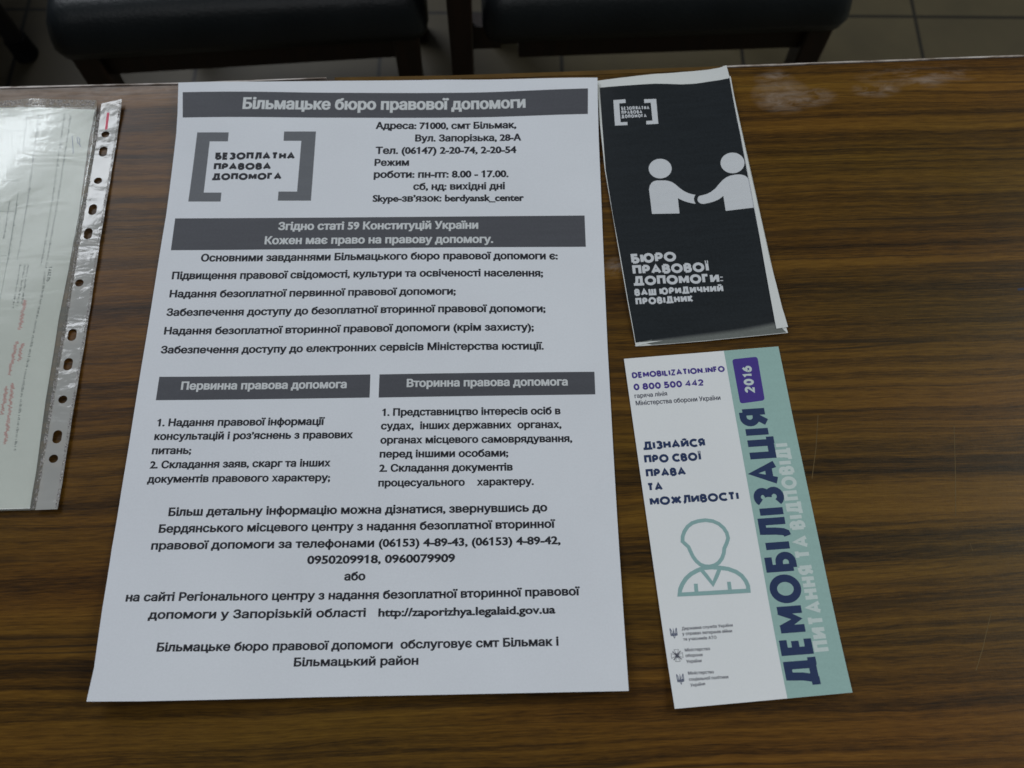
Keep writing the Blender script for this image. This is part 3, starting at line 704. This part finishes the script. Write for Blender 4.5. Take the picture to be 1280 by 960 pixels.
def lettering(name, lines, zf, mat, parent, bold=0.12, caps=None, lift=0.06, spacing=0.16):
    """lines = (text, (u, v) of the baseline start, length, cap height, angle); all in mm on the sheet"""
    bm = bmesh.new()
    for text, (u, v), length, cap, ang in lines:
        b2 = bmesh.new()
        if caps:
            caps_outline(b2, text, length, cap, caps, spacing)
        else:
            loops = glyph_loops(text)
            for i, ch in enumerate(text):
                if ch == '1':            # give the figure one its flag
                    part = glyph_loops(text[:i + 1])
                    xr = max(p[0] for l in part for p in l)
                    xl = xr - 0.10 * CAPH
                    loops.append([(xl - 0.26 * CAPH, 0.74 * CAPH), (xl - 0.22 * CAPH, 0.70 * CAPH), (xr - 0.02, 0.90 * CAPH), (xr - 0.02, 0.99 * CAPH)])
            x0 = min(p[0] for l in loops for p in l); x1 = max(p[0] for l in loops for p in l)
            e = bold * cap
            sx = (length - e) / (x1 - x0); sy = (cap * 1.08 - e * 0.66) / CAPH
            k = 0
            for l in loops:
                # pen wider than tall, as in a bold face: horizontals stay thinner than stems
                ribbon(b2, [((p[0] - x0) * sx + e / 2, (p[1] * sy + e * 0.33) * 1.5) for p in l], e, True, stag=(k % 5) * 0.00008)
                k += 1
            fill_spans(b2, [[((p[0] - x0) * sx + e / 2, (p[1] * sy + e * 0.33) * 1.5) for p in l] for l in loops], cap * 0.09)
            for q in b2.verts: q.co.y /= 1.5
        ca, sa = math.cos(math.radians(ang)), math.sin(math.radians(ang))
        vm = {}
        for q in b2.verts:
            x, y = u + q.co.x * ca - q.co.y * sa, v + q.co.x * sa + q.co.y * ca
            vm[q] = bm.verts.new(Vector((x, y, zf(x, y) + lift + q.co.z * 30)) / 1000)
        for f in b2.faces: bm.faces.new([vm[q] for q in f.verts])
        b2.free()
    bm.normal_update()
    for f in bm.faces:
        if f.normal.z < 0: f.normal_flip()
    return link(name, bm, mat, parent)

def strokes(name, items, zf, mat, parent, lift=0.06):
    """items = (points, width, closed) in mm on the sheet"""
    bm = bmesh.new()
    for i, (pts, w, closed) in enumerate(items):
        b2 = bmesh.new()
        ribbon(b2, pts, w, closed)
        vm = {q: bm.verts.new(Vector((q.co.x, q.co.y, zf(q.co.x, q.co.y) + lift + 0.002 * (i % 5))) / 1000) for q in b2.verts}
        for f in b2.faces: bm.faces.new([vm[q] for q in f.verts])
        b2.free()
    bm.normal_update()
    for f in bm.faces:
        if f.normal.z < 0: f.normal_flip()
    return link(name, bm, mat, parent)

# ------------------------------------------------------------------ the setting: floor
bm = bmesh.new()
vs = [bm.verts.new(p) for p in ((-6, -6, 0), (6, -6, 0), (6, 6, 0), (-6, 6, 0))]
bm.faces.new(vs)
floor = link("floor", bm, M['tiles'])
floor.location = (0.0745, 1.2235 - 0.3175 * 0, 0.0)
floor.rotation_euler = (0, 0, math.radians(0.8))
tag(floor, kind="structure", label="beige ceramic floor tiles with dark joints")

# ------------------------------------------------------------------ table
table = frame(empty("table", (0, 0, 0)), 'T')
tag(table, "brown walnut laminate table with a worn pale far edge", "table")
E = [(x / 1000, y / 1000) for x, y in DATA['edge']]
def edge_y(x):
    for (x0, y0), (x1, y1) in zip(E, E[1:]):
        if x0 <= x <= x1: return y0 + (y1 - y0) * (x - x0) / (x1 - x0)
    return E[0][1] if x < E[0][0] else E[-1][1]
bm = bmesh.new()
XS = [-0.95, -0.6] + [p[0] for p in E] + [0.6, 0.95]
ring = []
for x in XS:
    y = edge_y(x)
    ring.append([bm.verts.new((x, yy, zz)) for yy, zz in ((-0.66, 0.0), (-0.3, 0), (y - 0.0012, 0.0), (y, -0.0012), (y, -0.026), (-0.66, -0.026))])
for a, b in zip(ring, ring[1:]):
    for i in range(6):
        j = (i + 1) % 6
        bm.faces.new((a[i], b[i], b[j], a[j]))
bm.faces.new(ring[0]); bm.faces.new(ring[-1][::-1])
bmesh.ops.recalc_face_normals(bm, faces=list(bm.faces))
link("tabletop", bm, M['wood'], table)
def edge_strip(name, x0, x1, inner, outer, mat, z=0.0006, drop=0.020, n=24):
    bm = bmesh.new(); rows = []
    rnd = random.Random(hash(name) % 7 + int((x0 + 2) * 100))
    for i in range(n + 1):
        x = x0 + (x1 - x0) * i / n
        y = edge_y(x); j = rnd.uniform(-0.0003, 0.0003)
        rows.append([bm.verts.new((x, y - inner + j, 0.00005)), bm.verts.new((x, y - inner + j, z)), bm.verts.new((x, y + outer, z)), bm.verts.new((x, y + outer, -drop)), bm.verts.new((x, y + 0.00012, -drop)), bm.verts.new((x, y + 0.00012, 0.00005))])
    for a, b in zip(rows, rows[1:]):
        for k in range(6):
            l = (k + 1) % 6
            bm.faces.new((a[k], b[k], b[l], a[l]))
    bm.faces.new(rows[0]); bm.faces.new(rows[-1][::-1])
    bmesh.ops.recalc_face_normals(bm, faces=list(bm.faces))
    return link(name, bm, mat, table)
xa, xb = E[2][0] - 0.004, E[5][0] + 0.002
edge_strip("edge_band", -0.95, xa, 0.0004, 0.0007, M['edge'])
edge_strip("edge_band", xb, 0.95, 0.0004, 0.0007, M['edge'])
edge_strip("chipped_edge", xa + 0.006, xb - 0.001, 0.0030, 0.0006, M['core'], 0.0003)
for l, w in zip(DATA['scratch'], (0.38, 0.38, 0.38, 0.3)):
    strokes("scratch", [(l, w, False)], lambda u, v: 0.0, M['scratch'], table, 0.04)
strokes("ink_spot", [(DATA['inkspot'], 1.6, False)], lambda u, v: 0.0, M['inkspot'], table, 0.04)
for sx in (-0.85, 0.85):
    for y in (-0.06, -0.6):
        bm = bmesh.new(); box(bm, sx - 0.025, sx + 0.025, y - 0.025, y + 0.025, -TOP, -0.0265)
        bevel_all(bm, 0.003, 1)
        link("leg", bm, M['tablewood'], table)

# ------------------------------------------------------------------ big notice sheet
zA = z_notice
notice = frame(sheet("notice_sheet", DATA['sheet'], zA, M['paper'], None, 6.0), 'A')
tag(notice, "large white printed notice sheet with grey heading bands in Ukrainian", "notice")
def grown(pts): return [pts]
b1 = patch("heading_band", [DATA['bandTitle']], zA, M['grey'], notice)
lettering("band_lettering", DATA['title'], zA, M['white'], b1, 0.12)
b2 = patch("heading_band", [DATA['bandRights']], zA, M['grey'], notice)
lettering("band_lettering", DATA['rights'], zA, M['white'], b2, 0.12)
b3 = patch("heading_band", [DATA['bandPrim']], zA, M['grey'], notice)
lettering("band_lettering", DATA['primary'], zA, M['white'], b3, 0.12)
b4 = patch("heading_band", [DATA['bandSec']], zA, M['grey'], notice)
lettering("band_lettering", DATA['secondary'], zA, M['white'], b4, 0.12)
lg = patch("logo_bracket", [DATA['logoL']], zA, M['logo'], notice)
patch("logo_bracket", [DATA['logoR']], zA, M['logo'], notice)
lettering("logo_lettering", DATA['logo'], zA, M['black'], notice, caps=0.30, spacing=0.08)
for key in ('contact', 'tasks', 'primlist', 'seclist', 'footer'):
    lettering("text_block", DATA[key], zA, M['black'], notice, 0.125)

# ------------------------------------------------------------------ dark folded leaflet
zD = z_cover
dark = frame(empty("dark_leaflet", (0, 0, 0)), 'D')
tag(dark, "dark folded leaflet with two white figures shaking hands", "leaflet")
sheet("back_panel", [(0.4, 0.6), (97.6, 1.2), (97.0, 200), (0.6, 199)], lambda u, v: 0.35 + 0.2 * (u / 98), M['cover'], dark, 12)
cov = sheet("cover_panel", DATA['cover'], zD, M['cover'], dark, 4.0)
dp = patch("printed_front", [DATA['dprint']], zD, M['dark'], cov, 0.05, 4.0)
patch("shaded_margin", [DATA['dmargin']], zD, M['fade4'], cov, 0.04, 4.0)  # shade on the cover's lower margin, painted as a grey colour
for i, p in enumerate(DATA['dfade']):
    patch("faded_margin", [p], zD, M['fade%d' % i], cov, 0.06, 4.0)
patch("logo_bracket", [DATA['dlogoL']], zD, M['pict'], cov, 0.09, 5.0)
patch("logo_bracket", [DATA['dlogoR']], zD, M['pict'], cov, 0.09, 5.0)
lettering("logo_lettering", DATA['dlogo'], zD, M['pict'], cov, caps=0.22, lift=0.09, spacing=0.14)
patch("handshake_figure", [DATA['headL'], DATA['bodyL']], zD, M['pict'], cov, 0.09, 5.0)
patch("handshake_figure", [DATA['headR'], DATA['bodyR']], zD, M['pict'], cov, 0.09, 5.0)
lettering("title_lettering", DATA['dtitle'], zD, M['pict'], cov, caps=0.27, lift=0.09, spacing=0.08)
lettering("subtitle_lettering", DATA['dsub'], zD, M['pict'], cov, caps=0.27, lift=0.09, spacing=0.10)
sheet("folded_flap", DATA['dstrip'], zD, M['cover'], dark, 6.0, 0.12, 0.45)
sheet("fold_edge", DATA['dsliver'], zD, M['cover'], dark, 6.0, 0.1, 0.3)

# ------------------------------------------------------------------ teal and white leaflet
zB = z_leaflet
teal = frame(sheet("teal_leaflet", [(-49.5, -105), (49.5, -105), (49.5, 105), (-49.5, 105)], zB, M['leaf'], None, 6.0, 0.35), 'B')
tag(teal, "white leaflet with a teal stripe, navy vertical title and purple year badge", "leaflet")
TL = DATA['teal']
ts = patch("teal_stripe", [[(TL[0][0], 104.96), (49.46, 104.96), (49.46, -104.96), (TL[3][0], -104.96)]], zB, M['teal'], teal, 0.03)
def rounded(pts, r, n=5):
    out = []
    m = len(pts)
    for i in range(m):
        p = Vector(pts[i]); a = Vector(pts[i - 1]); b = Vector(pts[(i + 1) % m])
        p0 = p + (a - p).normalized() * r; p1 = p + (b - p).normalized() * r
        for k in range(n + 1):
            t = k / n
            out.append(tuple((1 - t) ** 2 * p0 + 2 * t * (1 - t) * p + t * t * p1))
    return out
bd = patch("year_badge", [rounded(DATA['badge'], 2.0)], zB, M['purple'], teal, 0.06)
lettering("year_lettering", DATA['year'], zB, M['palewhite'], bd, caps=0.24, lift=0.09, spacing=0.12)
lettering("subtitle_lettering", DATA['white'], zB, M['palewhite'], teal, caps=0.24, lift=0.06, spacing=0.10)
lettering("title_lettering", DATA['big'], zB, M['navy'], teal, caps=0.235, lift=0.09, spacing=0.09)
lettering("hotline_lettering", DATA['hot'], zB, M['purple'], teal, caps=0.255, spacing=0.07)
lettering("hotline_note", DATA['hots'], zB, M['palegrey'], teal, 0.06)
lettering("slogan_lettering", DATA['slogan'], zB, M['navy'], teal, caps=0.28, spacing=0.08)
sw = 2.2
strokes("person_icon", [(DATA['pHead'], sw, True), (DATA['pShoulder'], sw * 1.1, True), (DATA['pV'], sw, False)] + [(p, sw, False) for p in DATA['pMarks']], zB, M['tealline'], teal, 0.05)
lettering("ministry_text", DATA['min'], zB, M['palegrey'], teal, 0.06)
def trident(cx, cy, s):
    T_ = [
        ([(-.42, .50), (-.40, -.22), (.40, -.22), (.42, .50)], .085, False),
        ([(-.42, .50), (-.26, .28), (-.20, -.05), (-.30, -.22)], .075, False),
        ([(.42, .50), (.26, .28), (.20, -.05), (.30, -.22)], .075, False),
        ([(0, .52), (.03, .1), (-.13, -.14), (-.10, -.30), (0, -.50), (.10, -.30), (.13, -.14), (-.03, .1)], .08, True),
        ([(-.36, -.05), (0, -.12), (.36, -.05)], .08, False),
    ]
    return [([(cx + x * s, cy + y * s * 1.25) for x, y in p], w * s, c) for p, w, c in T_]
def cross_emblem(cx, cy, s):
    it = []
    for k in range(4):
        a = math.radians(45 + 90 * k)
        c_, s_ = math.cos(a), math.sin(a)
        it.append(([(cx, cy), (cx + c_ * s * .62, cy + s_ * s * .62)], .10 * s, False))
        b = math.radians(90 * k)
        d_ = Vector((math.cos(b), math.sin(b))); n_ = Vector((-d_.y, d_.x)); o_ = Vector((cx, cy))
        pts = [o_ + d_ * s * .18 - n_ * s * .07, o_ + d_ * s * .62 - n_ * s * .26, o_ + d_ * s * .62 + n_ * s * .26, o_ + d_ * s * .18 + n_ * s * .07]
        it.append(([tuple(p) for p in pts], .045 * s, True))
    it += [([(x, y) for x, y in p], w, c) for p, w, c in trident(cx, cy, s * .42)]
    return it
e = DATA['emb']
strokes("emblem", trident(*e[0], 4.4), zB, M['navy'], teal)
strokes("emblem", cross_emblem(*e[1], 5.2), zB, M['palegrey'], teal)
strokes("emblem", trident(*e[2], 4.4), zB, M['navy'], teal)

# ------------------------------------------------------------------ plastic pocket holding a form
zP = z_pocket
rnd = random.Random(4)
pocket = frame(empty("plastic_pocket", (0, 0, 0)), 'P')
tag(pocket, "clear punched plastic pocket with a white holed strip, at the table's left", "plastic pocket")
right = DATA['pockPaper']; top = DATA['pockPaperTop']
lx = -222.0
outline = top[:-1] + right + [(right[-1][0] - 60, right[-1][1] - 0.5), (lx, right[-1][1]), (lx, top[0][1])]
form = frame(sheet("paper_form", outline, zP, M['form'], None, 6.0, 0.12), 'P')
tag(form, "pale form with rotated print and red handwriting, inside the plastic pocket", "form")
# printed lines on the form: small illegible type, drawn as rows of short uneven ticks
def ticks(line, h, gap, jitter=0.25):
    it = []
    P = [Vector(p) for p in line]
    for a, b in zip(P, P[1:]):
        d = b - a; L = d.length; d.normalize(); n = Vector((-d.y, d.x))
        s = 0.0
        word = rnd.randint(3, 9)
        while s < L - 0.4:
            c = a + d * s
            w = rnd.uniform(0.55, 1.0)
            hh = h * rnd.uniform(0.75, 1.15)
            k = rnd.random()
            if k < 0.4: it.append(([c, c + n * hh], 0.32, False))
            elif k < 0.7: it.append(([c, c + n * hh, c + n * hh + d * w * .7, c + d * w * .7], 0.26, False))
            elif k < 0.85: it.append(([c + n * hh * .5, c + d * w * .8 + n * hh * .5], 0.3, False)); it.append(([c, c + n * hh], 0.3, False))
            else: it.append(([c, c + d * w * .6 + n * hh], 0.3, False))
            s += w + gap * rnd.uniform(.6, 1.2)
            word -= 1
            if word <= 0:
                s += 0.9; word = rnd.randint(3, 9)
    return [([tuple(p) for p in q], w, c) for q, w, c in it]
its = []
for i, l in enumerate(DATA['pLines']):
    its += ticks(l, 1.35 if i < 4 else 1.2, 0.35)
strokes("form_print", its, zP, M['formink'], form, 0.03)
lettering("form_heading", DATA['pTab'], zP, M['formink'], form, caps=0.2, lift=0.03)
strokes("form_rule", [(l, 0.35, False) for l in DATA['pRules']], zP, M['formrule'], form, 0.03)
def scrawl(line, h, step):
    P = [Vector(p) for p in line]
    out = []
    for a, b in zip(P, P[1:]):
        d = b - a; L = d.length; d.normalize(); n = Vector((-d.y, d.x))
        k = 0; s = 0.0
        while s < L:
            hh = h * rnd.uniform(.45, 1.0) if k % 2 else -h * rnd.uniform(0.0, .35)
            out.append(tuple(a + d * (s + (0.5 if k % 2 else 0)) + n * hh))
            s += step * rnd.uniform(.6, 1.3); k += 1
    sm = []
    for a, b, c in zip(out, out[1:], out[2:]):
        a, b, c = Vector(a), Vector(b), Vector(c)
        p0, p2 = (a + b) / 2, (b + c) / 2
        for t in (0, .33, .66): sm.append(tuple((1 - t) ** 2 * p0 + 2 * t * (1 - t) * b + t * t * p2))
    return sm
strokes("red_handwriting", [(scrawl(l, 4.0, 0.52), 0.42, False) for l in DATA['pRed']], zP, M['redpen'], form, 0.035)
strokes("blue_pen_mark", [(l, 0.5, False) for l in DATA['pBlue']], zP, M['bluepen'], form, 0.035)
# film front over the form, from the weld seam leftwards, with the open top lip above the form
S = DATA['strip']
def seam_x(v): return S[3][0] + (S[2][0] - S[3][0]) * (v - S[3][1]) / (S[2][1] - S[3][1])
ftop = [(-119.0, -2.0), (-96, -1.3), (-78, -1.0), (-62, 0.6), (-45, -0.6), (-30, -1.5), (-16.5, -2.2)]
fo = ftop + [(seam_x(-40), -40), (seam_x(-100), -100), (seam_x(-200), -200), (seam_x(-298) , -297.9), (-60, -298.2), (-225, -298.2), (-225, -2.2)]
film = sheet("front_film", fo, zP, M['film'], pocket, 8.0, 0.02, 0.9)
for p in film.data.polygons: p.use_smooth = True
# punched strip with real holes
bm = bmesh.new()
def loop(pts):
    vs = [bm.verts.new((x, y, 0)) for x, y in pts]
    return [bm.edges.new((a, b)) for a, b in zip(vs, vs[1:] + vs[:1])]
n = 36
so = []
for i in range(n + 1):
    t = i / n
    so.append((S[0][0] + (S[1][0] - S[0][0]) * t + 0.15 * math.sin(i * 1.7), S[0][1] + (S[1][1] - S[0][1]) * t))
for i in range(n + 1):
    t = 1 - i / n
    so.append((S[3][0] + (S[2][0] - S[3][0]) * t, S[3][1] + (S[2][1] - S[3][1]) * t))
edges = loop(so)
for i, (hx, hy) in enumerate(DATA['holes']):
    long = i in (1, 3, 4, 6, 7, 9)
    r = 2.75; hl = 1.6 if long else 0.0
    pts = [(hx + r * math.cos(a), hy + r * 0.95 * math.sin(a) + (hl if math.sin(a) > 0 else -hl)) for a in [2 * math.pi * (k + .5) / 24 for k in range(24)]]
    edges += loop(pts)
bmesh.ops.triangle_fill(bm, use_beauty=True, use_dissolve=False, edges=edges)
for v in bm.verts: v.co = Vector((v.co.x, v.co.y, zP(v.co.x, v.co.y) + 1.0)) / 1000
bm.normal_update()
for f in bm.faces:
    if f.normal.z < 0: f.normal_flip()
strip = link("punched_strip", bm, M['strip'], pocket)
strokes("maker_mark", [(DATA['pRedMark'], 1.7, False)], zP, M['redprint'], strip, 1.05)
inner = [(seam_x(v) - 0.7 + 0.25 * math.sin(v * .9), v) for v in range(-297, -4, 4)]
strokes("weld_seam", [(inner, 2.1, False)], zP, M['weld'], pocket, 1.12)
outer = [(S[0][0] + (S[1][0] - S[0][0]) * (-v / 297) - 0.8, v) for v in range(-297, -4, 4)]
strokes("weld_seam", [(outer, 1.7, False)], zP, M['weld'], pocket, 1.12)
lip = [(-119, -4.5), (-90, -4.0), (-62, -2.6), (-50, -3.2), (-38, -4.0), (-17.5, -5.0)]
strokes("weld_seam", [(lip, 4.5, False)], zP, M['weld'], pocket, 1.12)

# ------------------------------------------------------------------ chairs beyond the table
def make_chair(name):
    """local frame: origin on the floor under the middle of the seat's front edge, +y towards the back"""
    t = empty(name, (0, 0, 0))
    W, Dp, H = 0.447, 0.42, 0.466
    bm = bmesh.new()
    nx, ny = 26, 22
    grid = []
    def zz(a, b):
        k = min(1, min(a, 1 - a) / 0.055); l = min(1, min(b, 1 - b) / 0.075)
        rx = math.sqrt(max(0, 1 - (1 - k) ** 2)); ry = math.sqrt(max(0, 1 - (1 - l) ** 2))
        return H - 0.052 + 0.052 * rx * ry + 0.006 * math.sin(a * math.pi) * math.sin(b * math.pi)
    top = []
    for j in range(ny + 1):
        row = []
        for i in range(nx + 1):
            a = 0.5 - 0.5 * math.cos(math.pi * i / nx); b = 0.5 - 0.5 * math.cos(math.pi * j / ny)
            r = 0.012
            x = (a - .5) * W; y = b * Dp
            # rounded corners in plan
            cx = max(abs(x) - (W / 2 - r * 1.6), 0) ; cy = max(abs(y - Dp / 2) - (Dp / 2 - r * 1.6), 0)
            if cx > 0 and cy > 0:
                m = max(cx, cy); hyp = math.hypot(cx, cy); f = m / hyp
                x = math.copysign(W / 2 - r * 1.6 + cx * f, x); y = Dp / 2 + math.copysign(Dp / 2 - r * 1.6 + cy * f, y - Dp / 2)
            row.append(bm.verts.new((x, y, zz(a, b))))
        top.append(row)
    for j in range(ny):
        for i in range(nx):
            bm.faces.new((top[j][i], top[j][i + 1], top[j + 1][i + 1], top[j + 1][i]))
    rim = [top[0][i] for i in range(nx + 1)] + [top[j][nx] for j in range(1, ny + 1)] + [top[ny][i] for i in range(nx - 1, -1, -1)] + [top[j][0] for j in range(ny - 1, 0, -1)]
    low = [bm.verts.new((v.co.x * .985, Dp / 2 + (v.co.y - Dp / 2) * .985, H - 0.066)) for v in rim]
    for a, b, c, d in zip(rim, rim[1:] + rim[:1], low[1:] + low[:1], low):
        bm.faces.new((a, d, c, b))
    bm.faces.new(low[::-1])
    bmesh.ops.recalc_face_normals(bm, faces=list(bm.faces))
    link("seat_cushion", bm, M['vinyl'], t, True)
    bm = bmesh.new()
    z1, z0 = H - 0.0665, H - 0.115
    box(bm, -W / 2 + .045, W / 2 - .045, 0.022, 0.044, z0, z1)
    box(bm, -W / 2 + .045, W / 2 - .045, Dp - 0.044, Dp - 0.022, z0, z1)
    box(bm, -W / 2 + .024, -W / 2 + .0445, 0.0445, Dp - 0.0445, z0, z1)
    box(bm, W / 2 - .0445, W / 2 - .024, 0.0445, Dp - 0.0445, z0, z1)
    link("seat_frame", bm, M['chairwood'], t)
    for sx in (-1, 1):
        bm = bmesh.new(); x = sx * (W / 2 - 0.030)
        vs = box(bm, x - .016, x + .016, 0.008, 0.042, 0.0, z1 - 0.001)
        for v in vs:
            if v.co.z < 0.1: v.co.x = x + (v.co.x - x) * .75; v.co.y = .025 + (v.co.y - .025) * .75
        bevel_all(bm, 0.002, 1)
        link("leg", bm, M['chairwood'], t)
        bm = bmesh.new(); x = sx * (W / 2 - 0.030)
        vs = box(bm, x - .015, x + .015, Dp - 0.04, Dp - 0.006, 0.0, 0.86)
        for v in vs:
            if v.co.z > 0.5: v.co.y += 0.07
            else: v.co.y -= 0.02
        bevel_all(bm, 0.002, 1)
        link("leg", bm, M['chairwood'], t)
    bm = bmesh.new()
    box(bm, -W / 2 + .003, W / 2 - .003, Dp + 0.012, Dp + 0.05, 0.60, 0.86)
    bmesh.ops.rotate(bm, cent=(0, Dp + .03, .6), matrix=Matrix.Rotation(math.radians(-4), 3, 'X'), verts=list(bm.verts))
    bevel_all(bm, 0.012, 3)
    link("backrest", bm, M['vinyl'], t, True)
    bm = bmesh.new()
    box(bm, -W / 2 + .003, W / 2 - .003, Dp - 0.052, Dp - 0.034, 0.20, 0.235)
    link("stretcher", bm, M['chairwood'], t)
    return t

def copy_tree(o):
    c = o.copy(); COL.objects.link(c)
    for ch in list(o.children):
        k = ch.copy(); COL.objects.link(k); k.parent = c
    return c

def place_chair(o, fl, fr, label):
    a, b = Vector(fl), Vector(fr)
    m = (a + b) / 2
    o.location = (m.x, m.y, 0)
    d = b - a
    o.rotation_euler = (0, 0, math.atan2(d.y, d.x))
    tag(o, label, "chair", "padded chairs beyond the table")
chair = make_chair("padded_chair")
place_chair(chair, (-0.553, 0.752), (-0.106, 0.797), "wooden chair with black vinyl seat behind the notice sheet, left of the pair")
chair2 = copy_tree(chair)
for ch in chair2.children:
    if ch.name.startswith("leg") and ch.data.vertices[0].co.x < 0 and ch.data.vertices[0].co.y < 0.2:
        ch.location.x = -0.056          # this front leg stands outside the cushion and runs up to an arm rest
        ch.data = ch.data.copy()
        for v in ch.data.vertices:
            if v.co.z > 0.3: v.co.z += 0.26
bm = bmesh.new(); box(bm, -0.245, -0.2005, 0.030, 0.052, 0.36, 0.398)
link("side_rail", bm, M['chairwood'], chair2)
place_chair(chair2, (-0.042, 0.792), (0.402, 0.823), "wooden chair with black vinyl seat behind the dark leaflet, right of the pair")

# dark metal chair whose one leg stands on the tiles at the far left
mc = empty("metal_chair", (-1.07, 1.30, 0), math.radians(4))
tag(mc, "black metal chair showing only one tube leg at the far left edge", "chair")
for sx, sy in ((1, -1), (-1, -1), (1, 1), (-1, 1)):
    bm = bmesh.new()
    tube(bm, (sx * 0.200, sy * 0.205, 0.0), (sx * 0.165, sy * 0.185, 0.43), 0.016, 0.016)
    lgm = link("leg", bm, M['metal'], mc, False)
    bm = bmesh.new()
    tube(bm, (sx * 0.2003, sy * 0.2052, 0.0), (sx * 0.1970, sy * 0.2032, 0.040), 0.0205, 0.0190)
    link("rubber_foot", bm, M['rubber'], lgm)
bm = bmesh.new(); box(bm, -0.20, 0.20, -0.20, 0.20, 0.431, 0.47); bevel_all(bm, 0.015, 3)
link("seat", bm, M['vinyl'], mc, True)
bm = bmesh.new(); box(bm, -0.19, 0.19, 0.19, 0.215, 0.62, 0.86); bevel_all(bm, 0.01, 2)
link("backrest", bm, M['vinyl'], mc, True)
for sx in (-1, 1):
    bm = bmesh.new(); tube(bm, (sx * 0.165, 0.186, 0.40), (sx * 0.165, 0.217, 0.80), 0.011, 0.011)
    link("back_post", bm, M['metal'], mc)
